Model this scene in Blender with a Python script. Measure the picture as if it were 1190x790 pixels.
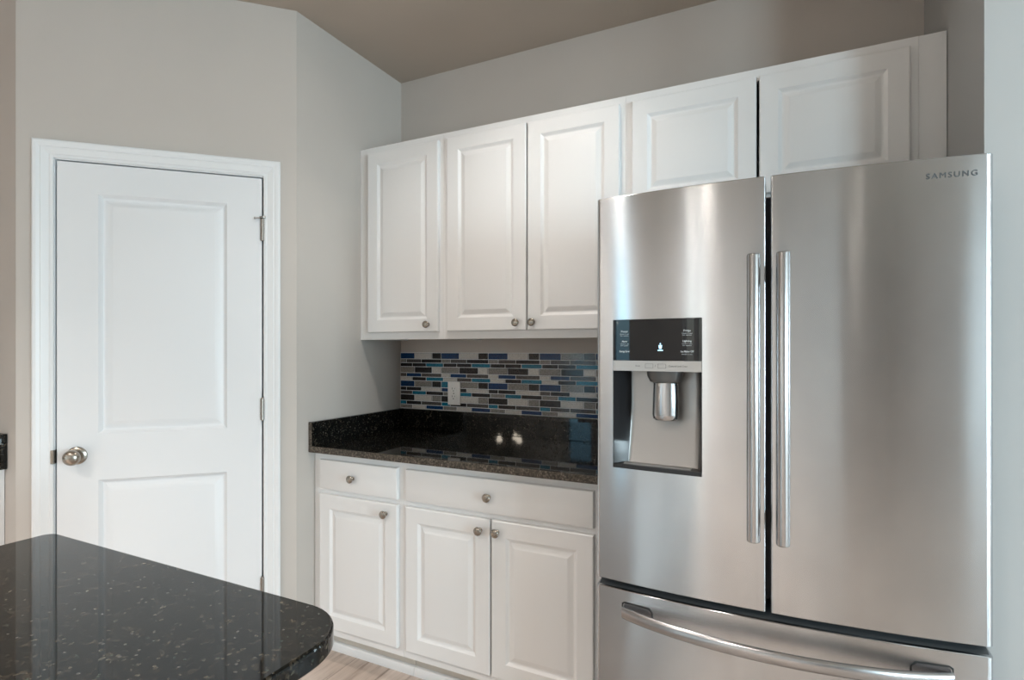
import bpy, bmesh, math, random
from mathutils import Vector, Matrix

for o in list(bpy.data.objects):
    bpy.data.objects.remove(o, do_unlink=True)
S = bpy.context.scene
COL = S.collection
PI = math.pi
random.seed(7)

# ------------------------------------------------------------------ camera
cam_d = bpy.data.cameras.new('camera')
cam = bpy.data.objects.new('camera', cam_d)
COL.objects.link(cam)
cam.location = (1.8249, -2.403, 1.3275)
cam.rotation_euler = (PI / 2, 0, 0.4642)
cam_d.sensor_fit = 'HORIZONTAL'
cam_d.sensor_width = 36.0
cam_d.lens = 648.0 / 1190 * 36
cam_d.shift_x = (595 - 587.73) / 1190
cam_d.shift_y = -(395 - 405.6) / 1190
cam_d.clip_start = 0.05
S.camera = cam

# ------------------------------------------------------------------ look
S.view_settings.view_transform = 'Standard'
S.view_settings.look = 'None'
S.view_settings.gamma = 1.0
S.view_settings.use_curve_mapping = False
S.view_settings.exposure = 0.45
S.cycles.use_denoising = True
S.cycles.max_bounces = 10
S.cycles.diffuse_bounces = 6
S.cycles.glossy_bounces = 6
S.cycles.sample_clamp_indirect = 6.0
S.cycles.caustics_reflective = False
S.cycles.caustics_refractive = False

# ------------------------------------------------------------------ world
W = bpy.data.worlds.new('sky')
S.world = W
W.use_nodes = True
wn = W.node_tree.nodes
bg = wn['Background']
sky = wn.new('ShaderNodeTexSky')
sky.sky_type = 'NISHITA'
sky.sun_elevation = math.radians(42)
sky.sun_rotation = math.radians(20)
sky.sun_disc = False
W.node_tree.links.new(sky.outputs[0], bg.inputs[0])
bg.inputs[1].default_value = 0.12

def area_light(name, loc, rot, sx, sy, power, col, spread=180):
    d = bpy.data.lights.new(name, 'AREA')
    d.shape = 'RECTANGLE'
    d.size, d.size_y = sx, sy
    d.energy = power
    d.color = col
    d.spread = math.radians(spread)
    o = bpy.data.objects.new(name, d)
    COL.objects.link(o)
    o.location, o.rotation_euler = loc, rot
    return o

# daylight entering through the openings of the room (behind the camera and to the side); the last is an added streak light
DAY = (0.80, 0.91, 1.0)
area_light('daylight_patio', (-.73, -5.17, 1.06), (-PI / 2, 0, PI), .40, 2.04, 6, (.38, .74, 1.0))
area_light('daylight_side', (7.17, -3.3, 1.35), (0, PI / 2, 0), 1.4, 2.2, 280, (0.78, 0.91, 1.0))
area_light('daylight_rear', (5.87, -5.17, 1.5), (-PI / 2, 0, PI), 1.5, 1.6, 225, (0.76, 0.90, 1.0))
area_light('added_streak_light', (.695, -5.17, 1.2), (-PI / 2, 0, PI), .44, 2.3, 4.6, (1.0, .91, .86))  # added warm glow, only there for the tall streak in the steel door

# ------------------------------------------------------------------ materials
def mat(name, color=(.8, .8, .8), rough=.5, metal=0.0, **kw):
    m = bpy.data.materials.new(name)
    m.use_nodes = True
    b = m.node_tree.nodes['Principled BSDF']
    b.inputs['Base Color'].default_value = (*color, 1)
    b.inputs['Roughness'].default_value = rough
    b.inputs['Metallic'].default_value = metal
    for k, v in kw.items():
        b.inputs[k.replace('_', ' ')].default_value = v
    return m

class N:
    def __init__(s, m):
        s.t = m.node_tree
        s.b = s.t.nodes['Principled BSDF']
    def new(s, kind, **kw):
        n = s.t.nodes.new(kind)
        for k, v in kw.items():
            setattr(n, k, v)
        return n
    def link(s, a, b):
        s.t.links.new(a, b)
    def coord(s, scale=(1, 1, 1)):
        c = s.new('ShaderNodeTexCoord')
        mp = s.new('ShaderNodeMapping')
        mp.inputs['Scale'].default_value = scale
        s.link(c.outputs['Object'], mp.inputs[0])
        return mp.outputs[0]
    def noise(s, vec, scale, detail=2, rough=.5):
        n = s.new('ShaderNodeTexNoise')
        n.inputs['Scale'].default_value = scale
        n.inputs['Detail'].default_value = detail
        n.inputs['Roughness'].default_value = rough
        s.link(vec, n.inputs['Vector'])
        return n.outputs['Fac']
    def ramp(s, fac, stops, interp='LINEAR'):
        r = s.new('ShaderNodeValToRGB')
        r.color_ramp.interpolation = interp
        e = r.color_ramp.elements
        while len(e) < len(stops):
            e.new(.5)
        for i, (p, c) in enumerate(stops):
            e[i].position = p
            e[i].color = (*c, 1) if len(c) == 3 else c
        s.link(fac, r.inputs[0])
        return r.outputs[0]
    def mix(s, fac, a, b, mode='MIX'):
        n = s.new('ShaderNodeMix', data_type='RGBA', blend_type=mode)
        for inp, v in ((n.inputs[0], fac), (n.inputs[6], a), (n.inputs[7], b)):
            if hasattr(v, 'is_output') or hasattr(v, 'links'):
                s.link(v, inp)
            else:
                inp.default_value = v if not isinstance(v, tuple) else (*v, 1)
        return n.outputs[2]
    def bump(s, h, strength, dist=.001):
        n = s.new('ShaderNodeBump')
        n.inputs['Strength'].default_value = strength
        n.inputs['Distance'].default_value = dist
        s.link(h, n.inputs['Height'])
        s.link(n.outputs[0], s.b.inputs['Normal'])

def wall_paint(name, col):
    m = mat(name, col, .75)
    n = N(m)
    v = n.coord()
    f = n.noise(v, 2.0, 3)
    c = n.ramp(f, [(.3, tuple(x * .97 for x in col)), (.7, tuple(min(1, x * 1.03) for x in col))])
    n.link(c, n.b.inputs['Base Color'])
    n.bump(n.noise(v, 220, 3), .12, .0006)
    return m

M_wall = wall_paint('greige_wall_paint', (.525, .487, .452))
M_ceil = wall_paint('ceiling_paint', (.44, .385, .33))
M_wall_coollit = wall_paint('greige_paint_cool_lit', (.47, .47, .465))  # cooler copy of the greige paint, bluish window light put into the colour
M_rear = wall_paint('rear_wall_paint', (.68, .68, .67))

def white_paint(name, col, rough):
    m = mat(name, col, rough)
    n = N(m)
    v = n.coord((1, 1, .25))
    n.bump(n.noise(v, 90, 2), .05, .0005)
    return m
M_cab = white_paint('white_cabinet_lacquer', (.79, .795, .80), .34)
M_trim = white_paint('white_semi_gloss_trim', (.77, .785, .80), .38)
M_door = white_paint('white_door_paint', (.75, .765, .785), .42)
M_inside = mat('cabinet_inside', (.10, .095, .09), .8)
M_kick = white_paint('toe_kick_board', (.62, .58, .52), .5)

def granite():
    m = mat('black_speckled_granite', (.01, .01, .01), .035)
    n = N(m)
    v = n.coord()
    # distort coordinates a little so grains are not round
    g1 = n.new('ShaderNodeTexVoronoi'); g1.inputs['Scale'].default_value = 210
    n.link(v, g1.inputs['Vector'])
    sep = n.new('ShaderNodeSeparateColor'); n.link(g1.outputs['Color'], sep.inputs[0])
    base = n.ramp(sep.outputs[0], [(0, (.005, .005, .005)), (.55, (.012, .011, .009)), (.74, (.030, .025, .018)),
                                   (.88, (.055, .046, .034)), (.97, (.10, .09, .07))], 'CONSTANT')
    patch = n.ramp(n.noise(v, 38, 4, .65), [(.42, (0, 0, 0)), (.62, (1, 1, 1))])
    c = n.mix(patch, (.006, .0065, .006), base)
    g2 = n.new('ShaderNodeTexVoronoi'); g2.inputs['Scale'].default_value = 85
    n.link(v, g2.inputs['Vector'])
    fleck = n.ramp(g2.outputs['Distance'], [(.0, (1, 1, 1)), (.12, (.8, .8, .8)), (.24, (0, 0, 0))])
    sep2 = n.new('ShaderNodeSeparateColor'); n.link(g2.outputs['Color'], sep2.inputs[0])
    pick = n.ramp(sep2.outputs[1], [(.55, (0, 0, 0)), (.57, (1, 1, 1))])
    fl = n.mix(1.0, fleck, pick, 'MULTIPLY')
    fcol = n.ramp(sep2.outputs[2], [(0, (.085, .08, .065)), (.4, (.04, .055, .045)), (.7, (.10, .095, .09)), (.9, (.06, .045, .03))], 'CONSTANT')
    c = n.mix(fl, c, fcol)
    n.b.inputs['Specular IOR Level'].default_value = .38
    n.link(c, n.b.inputs['Base Color'])
    return m
M_granite = granite()
M_gr_edge = M_granite.copy()
M_gr_edge.name = 'honed_granite_edge'
_b = M_gr_edge.node_tree.nodes['Principled BSDF']
_b.inputs['Roughness'].default_value = .38
_n = N(M_gr_edge)
_f = _n.noise(_n.coord(), 130, 4, .8)
_n.link(_n.ramp(_f, [(.34, (.008, .007, .006)), (.50, (.060, .048, .036)), (.60, (.15, .125, .10)), (.68, (.30, .26, .21))]), _b.inputs['Base Color'])

def edge_faces(o, axis_y=-.9):
    for p in o.data.polygons:
        if p.normal.y < axis_y:
            p.material_index = 1

def steel(name, col=(.575, .59, .61), rough=.20, aniso=1.0, wob=.0):
    m = mat(name, col, rough, 1.0)
    n = N(m)
    n.b.inputs['Anisotropic'].default_value = aniso
    n.b.inputs['Anisotropic Rotation'].default_value = .25
    tg = n.new('ShaderNodeTangent', direction_type='RADIAL', axis='Z')
    n.link(tg.outputs[0], n.b.inputs['Tangent'])
    v = n.coord((2.5, 2.5, 420))
    br = n.noise(v, 1.0, 3, .6)
    rr = n.new('ShaderNodeMapRange')
    rr.inputs['To Min'].default_value = rough * .95
    rr.inputs['To Max'].default_value = rough * 1.06
    n.link(br, rr.inputs[0])
    n.link(rr.outputs[0], n.b.inputs['Roughness'])
    sm = n.noise(n.coord((3, 3, 2.2)), 1.6, 4, .6)
    cc = n.ramp(sm, [(.3, tuple(x * .93 for x in col)), (.7, tuple(x * 1.05 for x in col))])
    n.link(cc, n.b.inputs['Base Color'])
    if wob:
        w = n.noise(n.coord((9, 1, 2.2)), 1.0, 1, .4)
        n.bump(w, wob, .004)
    return m
M_steel = steel('brushed_stainless_steel', wob=.12)
M_handle = steel('satin_handle_steel', (.50, .50, .51), .24, .3)
M_nickel = mat('satin_nickel', (.36, .33, .29), .27, 1.0)
M_hinge = mat('worn_nickel_hinge', (.36, .33, .30), .38, 1.0)
M_fside = mat('grey_appliance_side', (.10, .105, .11), .45)
M_gasket = mat('dark_gasket', (.03, .032, .036), .6)
M_black = mat('black_gloss_display', (.003, .004, .006), .03, Specular_IOR_Level=.38)
M_strip = mat('silver_plastic_strip', (.52, .51, .50), .35, .7)
M_recess_d = mat('dark_recess_plastic', (.018, .018, .02), .28)
M_recess_s = mat('satin_recess_steel', (.42, .415, .41), .40, .85)
M_white_plastic = mat('white_plastic', (.90, .895, .88), .4)
M_slot = mat('dark_slot', (.02, .02, .02), .6)
M_label = mat('display_print', (.62, .68, .72), .5)
M_icon = mat('lit_icon', (.4, .7, .95), .5)
_b = M_icon.node_tree.nodes['Principled BSDF']
_b.inputs['Emission Color'].default_value = (.5, .8, 1, 1)
_b.inputs['Emission Strength'].default_value = .9
M_print = mat('grey_print', (.10, .10, .10), .6)
M_logo = mat('engraved_logo', (.09, .10, .11), .6)
M_grout = mat('pale_grout', (.88, .89, .88), .75)

def tile_mat(name, a, b, rough=.12):
    m = mat(name, a, rough)
    n = N(m)
    v = n.coord((1, 1, 1.6))
    f = n.noise(v, 130, 4, .7)
    n.link(n.ramp(f, [(.36, a), (.64, b)]), n.b.inputs['Base Color'])
    n.bump(n.noise(v, 60, 2), .25, .0006)
    n.b.inputs['Specular IOR Level'].default_value = .32
    return m
T_MATS = {
    'N': tile_mat('navy_glass_tile', (.002, .016, .070), (.008, .065, .19)),
    'B': tile_mat('teal_glass_tile', (.005, .075, .14), (.02, .25, .38)),
    'D': tile_mat('charcoal_tile', (.006, .006, .007), (.036, .031, .031)),
    'M': tile_mat('brown_grey_tile', (.045, .040, .040), (.13, .12, .115)),
    'G': tile_mat('grey_slate_tile', (.15, .145, .135), (.33, .315, .295)),
    'L': tile_mat('pale_pearl_tile', (.48, .465, .44), (.68, .66, .63)),
}

def floor_mat():
    m = mat('grey_oak_plank_floor', (.3, .26, .22), .42)
    n = N(m)
    c = n.new('ShaderNodeTexCoord')
    mp = n.new('ShaderNodeMapping')
    mp.inputs['Rotation'].default_value = (0, 0, PI / 2)
    n.link(c.outputs['Object'], mp.inputs[0])
    br = n.new('ShaderNodeTexBrick')
    br.offset = .37
    br.inputs['Scale'].default_value = 1.0
    br.inputs['Brick Width'].default_value = 1.22
    br.inputs['Row Height'].default_value = .178
    br.inputs['Mortar Size'].default_value = .0012
    br.inputs['Color1'].default_value = (.52, .435, .38, 1)
    br.inputs['Color2'].default_value = (.72, .63, .57, 1)
    br.inputs['Mortar'].default_value = (.17, .14, .12, 1)
    n.link(mp.outputs[0], br.inputs['Vector'])
    st = n.noise(n.coord((14, 1.1, 1)), 2.2, 6, .65)
    k = n.ramp(st, [(.30, (.45, .39, .35)), (.48, (.90, .87, .85)), (.72, (1.15, 1.14, 1.13))])
    col = n.mix(1.0, br.outputs['Color'], k, 'MULTIPLY')
    n.link(col, n.b.inputs['Base Color'])
    n.bump(st, .15, .001)
    return m
M_floor = floor_mat()

def glass_mat():
    m = bpy.data.materials.new('window_glass')
    m.use_nodes = True
    t = m.node_tree
    t.nodes.remove(t.nodes['Principled BSDF'])
    out = t.nodes['Material Output']
    a = t.nodes.new('ShaderNodeBsdfTransparent')
    a.inputs[0].default_value = (.93, .97, .97, 1)
    g = t.nodes.new('ShaderNodeBsdfGlossy'); g.inputs['Roughness'].default_value = .02
    f = t.nodes.new('ShaderNodeFresnel'); f.inputs[0].default_value = 1.45
    mx = t.nodes.new('ShaderNodeMixShader')
    t.links.new(f.outputs[0], mx.inputs[0]); t.links.new(a.outputs[0], mx.inputs[1])
    t.links.new(g.outputs[0], mx.inputs[2]); t.links.new(mx.outputs[0], out.inputs[0])
    return m
M_glass = glass_mat()

def emit(name, col, s):
    m = mat(name, (.8, .8, .8), .4)
    b = m.node_tree.nodes['Principled BSDF']
    b.inputs['Emission Color'].default_value = (*col, 1)
    b.inputs['Emission Strength'].default_value = s
    return m
M_lens = emit('warm_lamp_lens', (1, .90, .80), 42)
M_bulb = emit('frosted_bulb', (1, .87, .70), 30)

# ------------------------------------------------------------------ helpers
def link_mesh(name, bm, mats, parent=None, angle=35, smooth=True):
    bmesh.ops.recalc_face_normals(bm, faces=bm.faces)
    me = bpy.data.meshes.new(name)
    bm.to_mesh(me)
    bm.free()
    for m in (mats if isinstance(mats, (list, tuple)) else [mats]):
        me.materials.append(m)
    if smooth:
        for p in me.polygons:
            p.use_smooth = True
        me.set_sharp_from_angle(angle=math.radians(angle))
    o = bpy.data.objects.new(name, me)
    COL.objects.link(o)
    if parent:
        o.parent = parent
    return o

def thing(name, label, cat, loc=(0, 0, 0), rotz=0, group=None):
    o = bpy.data.objects.new(name, None)
    COL.objects.link(o)
    o.location = loc
    o.rotation_euler = (0, 0, rotz)
    o.empty_display_size = .1
    o['label'] = label
    o['category'] = cat
    if group:
        o['group'] = group
    return o

def tag(o, label, cat, group=None):
    o['label'] = label
    o['category'] = cat
    if group:
        o['group'] = group
    return o

def struct(o):
    o['kind'] = 'structure'
    return o

def box(bm, x0, x1, y0, y1, z0, z1, bev=0, seg=2, mi=0):
    vs = [bm.verts.new((x, y, z)) for x in (x0, x1) for y in (y0, y1) for z in (z0, z1)]
    idx = [(0, 1, 3, 2), (4, 6, 7, 5), (0, 4, 5, 1), (2, 3, 7, 6), (0, 2, 6, 4), (1, 5, 7, 3)]
    fs = [bm.faces.new([vs[i] for i in f]) for f in idx]
    for f in fs:
        f.material_index = mi
    if bev:
        es = list({e for f in fs for e in f.edges})
        bmesh.ops.bevel(bm, geom=es, offset=bev, segments=seg, affect='EDGES', profile=.5)

def boxes(*bs, **kw):
    bm = bmesh.new()
    for b in bs:
        box(bm, *b, **kw)
    return bm

def prism(bm, pts, z0, z1, mi=0):
    a = [bm.verts.new((x, y, z0)) for x, y in pts]
    b = [bm.verts.new((x, y, z1)) for x, y in pts]
    n = len(pts)
    fs = [bm.faces.new(a[::-1]), bm.faces.new(b)]
    for i in range(n):
        fs.append(bm.faces.new((a[i], a[(i + 1) % n], b[(i + 1) % n], b[i])))
    for f in fs:
        f.material_index = mi
    return a, b

def lathe(bm, prof, origin, axis=(0, -1, 0), seg=24, scale=(1, 1)):
    """prof = [(radius, height along axis)]; scale squashes the two cross axes"""
    ax = Vector(axis).normalized()
    u = Vector((0, 0, 1)) if abs(ax.z) < .9 else Vector((1, 0, 0))
    w = ax.cross(u).normalized()
    u = w.cross(ax).normalized()
    O = Vector(origin)
    rings = []
    for r, h in prof:
        if r < 1e-6:
            rings.append([bm.verts.new(O + ax * h)])
        else:
            rings.append([bm.verts.new(O + ax * h + (w * math.cos(2 * PI * k / seg) * scale[0] + u * math.sin(2 * PI * k / seg) * scale[1]) * r) for k in range(seg)])
    for a, b in zip(rings[:-1], rings[1:]):
        for k in range(seg):
            k2 = (k + 1) % seg
            if len(a) == 1 and len(b) == 1:
                continue
            if len(a) == 1:
                bm.faces.new((a[0], b[k], b[k2]))
            elif len(b) == 1:
                bm.faces.new((a[k], b[0], a[k2]))
            else:
                bm.faces.new((a[k], b[k], b[k2], a[k2]))

def panel_front(bm, x0, x1, z0, z1, yb, yf, panels, edge=.004, rings=None, mi=0):
    """Moulded slab: back at yb, face at yf (yf < yb, the face looks to -Y).
    panels = [(px0,px1,pz0,pz1)]; rings = [(inset, depth below face)]."""
    def rect(a0, a1, b0, b1, y):
        return [bm.verts.new(p) for p in ((a0, y, b0), (a1, y, b0), (a1, y, b1), (a0, y, b1))]
    def strip(r1, r2):
        for i in range(4):
            bm.faces.new((r1[i], r1[(i + 1) % 4], r2[(i + 1) % 4], r2[i])).material_index = mi
    back = rect(x0, x1, z0, z1, yb)
    bm.faces.new(back)
    s = rect(x0, x1, z0, z1, yf + edge)
    strip(back, s)
    m = rect(x0 + edge * .3, x1 - edge * .3, z0 + edge * .3, z1 - edge * .3, yf + edge * .3)
    strip(s, m)
    fx0, fx1, fz0, fz1 = x0 + edge, x1 - edge, z0 + edge, z1 - edge
    xs = sorted({fx0, fx1} | {v for p in panels for v in p[:2]})
    zs = sorted({fz0, fz1} | {v for p in panels for v in p[2:]})
    grid = [[bm.verts.new((x, yf, z)) for z in zs] for x in xs]
    corner = [grid[0][0], grid[-1][0], grid[-1][-1], grid[0][-1]]
    bot = [g[0] for g in grid]; top = [g[-1] for g in grid]
    lef = grid[0]; rig = grid[-1]
    bm.faces.new([m[0], m[1]] + bot[::-1])
    bm.faces.new([m[2], m[3]] + top)
    bm.faces.new([m[1], m[2]] + rig[::-1])
    bm.faces.new([m[3], m[0]] + lef)
    for i in range(len(xs) - 1):
        for j in range(len(zs) - 1):
            cx, cz = (xs[i] + xs[i + 1]) / 2, (zs[j] + zs[j + 1]) / 2
            hole = None
            for p in panels:
                if p[0] < cx < p[1] and p[2] < cz < p[3]:
                    hole = p
            q = [grid[i][j], grid[i + 1][j], grid[i + 1][j + 1], grid[i][j + 1]]
            if not hole:
                bm.faces.new(q)
                continue
            prev = q
            a0, a1, b0, b1 = hole
            for ins, dep in rings:
                r = rect(a0 + ins, a1 - ins, b0 + ins, b1 - ins, yf + dep)
                strip(prev, r)
                prev = r
            bm.faces.new(prev)

CAB_RINGS = [(.0025, .0015), (.010, .0080), (.013, .0088), (.016, .0085), (.032, .0015), (.036, .0008)]
DOOR_RINGS = [(.003, .003), (.011, .0135), (.014, .015), (.018, .015), (.022, .0135), (.044, .003), (.048, .002)]

def knob_mesh(x, y, z):
    bm = bmesh.new()
    lathe(bm, [(0, 0), (.0085, 0), (.0085, .002), (.0055, .004), (.005, .011), (.008, .014), (.0145, .017), (.016, .020),
               (.0155, .0235), (.0125, .0265), (.007, .0282), (0, .0287)], (x, y, z), seg=28)
    return bm

def sweep(bm, path, prof, closed=False):
    """path: list of (point, right vector, up vector); prof list of (a, b)."""
    rings = []
    for p, r, u in path:
        rings.append([bm.verts.new(Vector(p) + Vector(r) * a + Vector(u) * b) for a, b in prof])
    n = len(prof)
    for A, B in zip(rings[:-1], rings[1:]):
        for i in range(n):
            bm.faces.new((A[i], A[(i + 1) % n], B[(i + 1) % n], B[i]))
    bm.faces.new(rings[0][::-1])
    bm.faces.new(rings[-1])

def text_bm(bm, body, size, origin, xdir=(1, 0, 0), updir=(0, 0, 1), depth=.0004, width=None, bold=0.0, mi=0, space=1.0):
    cu = bpy.data.curves.new('lettering', 'FONT')
    cu.body = body
    cu.size = size
    cu.align_x = 'CENTER'
    cu.align_y = 'CENTER'
    cu.extrude = depth
    cu.offset = bold
    cu.resolution_u = 3
    cu.space_character = space
    o = bpy.data.objects.new('lettering', cu)
    COL.objects.link(o)
    bpy.context.view_layer.update()
    me = bpy.data.meshes.new_from_object(o)
    xs = [v.co.x for v in me.vertices]
    sc = width / (max(xs) - min(xs)) if width else 1
    X, U = Vector(xdir).normalized(), Vector(updir).normalized()
    Nn = X.cross(U)
    O = Vector(origin)
    for v in me.vertices:
        c = v.co.copy()
        v.co = O + X * c.x * sc + U * c.y + Nn * c.z
    k = len(bm.faces)
    bm.from_mesh(me)
    bm.faces.ensure_lookup_table()
    for f in bm.faces[k:]:
        f.material_index = mi
    bpy.data.objects.remove(o)
    bpy.data.curves.remove(cu)
    bpy.data.meshes.remove(me)

# ------------------------------------------------------------------ room shell
H = 2.74
W2 = .7105                       # depth of the wall left of the counter
R2 = 1 / math.sqrt(2)
XL, XR, YB = -3.6, 7.0, -5.0     # far walls of the room
struct(link_mesh('floor', boxes((XL - .2, XR + .2, YB - .2, .2, -.06, 0)), M_floor, smooth=False))
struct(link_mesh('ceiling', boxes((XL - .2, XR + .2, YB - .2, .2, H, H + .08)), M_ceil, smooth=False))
struct(link_mesh('wall_back', boxes((XL - .2, 2.40, 0, .14, 0, H)), M_wall, smooth=False))
TW = .957                        # length of the diagonal pantry wall
ex, ey = -TW * R2, -W2 - TW * R2
th = .11

def diag(t, off=0):
    """a point on the diagonal wall: t along it from its right corner, off out into the room"""
    return (-t * R2 + off * R2, -W2 - t * R2 - off * R2)

bm = bmesh.new()
prism(bm, [(0, 0), (0, -W2), (-th * R2 * .6, -W2 + th * .3), (-th, -W2 + .02), (-th, 0)], 0, H)
struct(link_mesh('wall_left', bm, M_wall, smooth=False))
# diagonal wall with its door opening
OP0, OP1, OPZ = .118, .848, 2.043
bm = bmesh.new()
for t0, t1, z0, z1 in ((0.0, OP0, 0, H), (OP1, TW, 0, H), (OP0, OP1, OPZ, H)):
    prism(bm, [diag(t0), diag(t1), diag(t1, -th), diag(t0, -th)], z0, z1)
struct(link_mesh('wall_pantry', bm, M_wall, smooth=False))
bm = bmesh.new()
prism(bm, [(ex, ey), (XL, ey), (XL, ey + th), (ex, ey + th)], 0, H)
struct(link_mesh('wall_far_left', bm, M_wall, smooth=False))
struct(link_mesh('wall_side', boxes((XL - .14, XL, YB, .0, 0, H)), M_wall, smooth=False))
# right side of the refrigerator alcove: its inner face and its end
XA = 2.2609
struct(link_mesh('wall_right', boxes((XA, XA + 1.15, -.6587, 0, 0, H)), M_wall_coollit, smooth=False))
# rear of the room with a patio door opening and a window
bm = boxes((XL, -3.4, YB - .14, YB, 0, H), (-3.4, -1.4, YB - .14, YB, 0, H), (-1.4, -.94, YB - .14, YB, 0, H),
           (-.94, -.52, YB - .14, YB, 2.12, H),
           (-.52, .47, YB - .14, YB, 0, H),
           (.47, .92, YB - .14, YB, 2.36, H), (.92, 2.85, YB - .14, YB, 0, H), (2.85, 4.6, YB - .14, YB, 2.70, H), (4.6, 5.12, YB - .14, YB, 0, H),
           (5.12, 6.62, YB - .14, YB, 0, .7), (5.12, 6.62, YB - .14, YB, 2.3, H), (6.62, XR, YB - .14, YB, 0, H))
struct(link_mesh('wall_front', bm, M_rear, smooth=False))
# dim hallway beyond the opening in the rear wall
bm = boxes((2.71, 2.85, YB - 3, YB - .14, 0, H), (4.6, 4.74, YB - 3, YB - .14, 0, H), (2.71, 4.74, YB - 3.14, YB - 3, 0, H))
struct(link_mesh('wall_hallway', bm, M_rear, smooth=False))
struct(link_mesh('floor_hallway', boxes((2.71, 4.74, YB - 3.14, YB - .2001, -.06, 0)), M_floor, smooth=False))
struct(link_mesh('ceiling_hallway', boxes((2.71, 4.74, YB - 3.14, YB - .2001, H, H + .08)), M_ceil, smooth=False))
bm = boxes((XR, XR + .14, YB, -4.4, 0, H), (XR, XR + .14, -2.2, 0, 0, H), (XR, XR + .14, -4.4, -2.2, 0, .65), (XR, XR + .14, -4.4, -2.2, 2.05, H))
struct(link_mesh('wall_dining', bm, M_wall, smooth=False))
struct(link_mesh('wall_living', boxes((XA + 1.15, XR, -.6587, -.52, 0, H)), M_wall, smooth=False))

def window(name, axis, a0, a1, z0, z1, c, n_mull):
    bm = bmesh.new()
    f = .05
    bars = [(a0, a1, z0, z0 + f), (a0, a1, z1 - f, z1), (a0, a0 + f, z0, z1), (a1 - f, a1, z0, z1)]
    for k in range(1, n_mull + 1):
        m_ = a0 + (a1 - a0) * k / (n_mull + 1)
        bars.append((m_ - .035, m_ + .035, z0, z1))
    for b0, b1, c0, c1 in bars:
        if axis == 'x':
            box(bm, b0, b1, c - .045, c + .02, c0, c1)
        else:
            box(bm, c - .045, c + .02, b0, b1, c0, c1)
    o = struct(link_mesh(name, bm, M_trim, smooth=False))
    bm = bmesh.new()
    if axis == 'x':
        box(bm, a0 + .04, a1 - .04, c - .02, c - .014, z0 + .04, z1 - .04)
    else:
        box(bm, c - .02, c - .014, a0 + .04, a1 - .04, z0 + .04, z1 - .04)
    link_mesh('glass_pane', bm, M_glass, o, smooth=False)
    return o
window('window_1', 'x', -.94, -.52, 0.0, 2.12, YB - .06, 0)
window('window_2', 'y', -4.4, -2.2, .65, 2.05, XR + .06, 2)
window('window_3', 'x', 5.12, 6.62, .7, 2.3, YB - .06, 1)
window('added_streak_window', 'x', .47, .92, 0, 2.36, YB - .06, 1)  # added unseen opening, shaped to reflect as the pale streak on the refrigerator

# ------------------------------------------------------------------ pantry door, casing, hardware
door = bpy.data.objects.new('door_1', None)
COL.objects.link(door)
door.location = (0, -W2, 0)
door.rotation_euler = (0, 0, PI / 4)       # local x runs right, local -y looks into the room
door['kind'] = 'structure'
DX0, DX1 = -.8325, -.1335
bm = bmesh.new()
panel_front(bm, DX0, DX1, .012, 2.026, .031, -.004, [(-.701, -.262, 1.009, 1.914), (-.701, -.262, .235, .834)], .0025, DOOR_RINGS)
link_mesh('door_leaf', bm, M_door, door, angle=20)
bm = boxes((-.847, -.8385, -.001, .10, 0, 2.040), (-.1275, -.119, -.001, .10, 0, 2.040), (-.847, -.119, -.001, .10, 2.0315, 2.042),
           (-.8385, -.826, .034, .05, 0, 2.03), (-.140, -.1275, .034, .05, 0, 2.03), (-.8385, -.1275, .034, .05, 2.018, 2.0315))
link_mesh('door_jamb', bm, M_trim, door, smooth=False)
# door knob with rosette
bm = bmesh.new()
kx, kz = -.768, .930
lathe(bm, [(0, 0), (.0325, 0), (.0335, .003), (.032, .0065), (.027, .0095), (.022, .011), (.0, .011)], (kx, -.004, kz), seg=40)
ros = link_mesh('rosette', bm, M_nickel, None)
bm = bmesh.new()
prof = [(.012, .009), (.0115, .022), (.014, .028), (.0205, .033)]
for k in range(0, 13):
    a = -.9 + (PI / 2 + .9) * k / 12
    prof.append((.0285 * math.cos(a) if k < 12 else 0, .051 + .0185 * math.sin(a)))
lathe(bm, [(0, .009)] + prof, (kx, -.004, kz), seg=40)
kn = link_mesh('door_knob', bm, M_nickel, door)
ros.parent = kn
# strike plate and latch at the left edge
bm = boxes((-.8385, -.8375, -.0035, .022, .900, .960))
bm2 = bmesh.new()
prism(bm2, [(-.846, -.0185), (-.838, -.0185), (-.8355, -.0165), (-.836, .01), (-.838, .012), (-.846, -.014)], .905, .955)
link_mesh('strike_plate', bm2, M_nickel, door)
bm.free()
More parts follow.
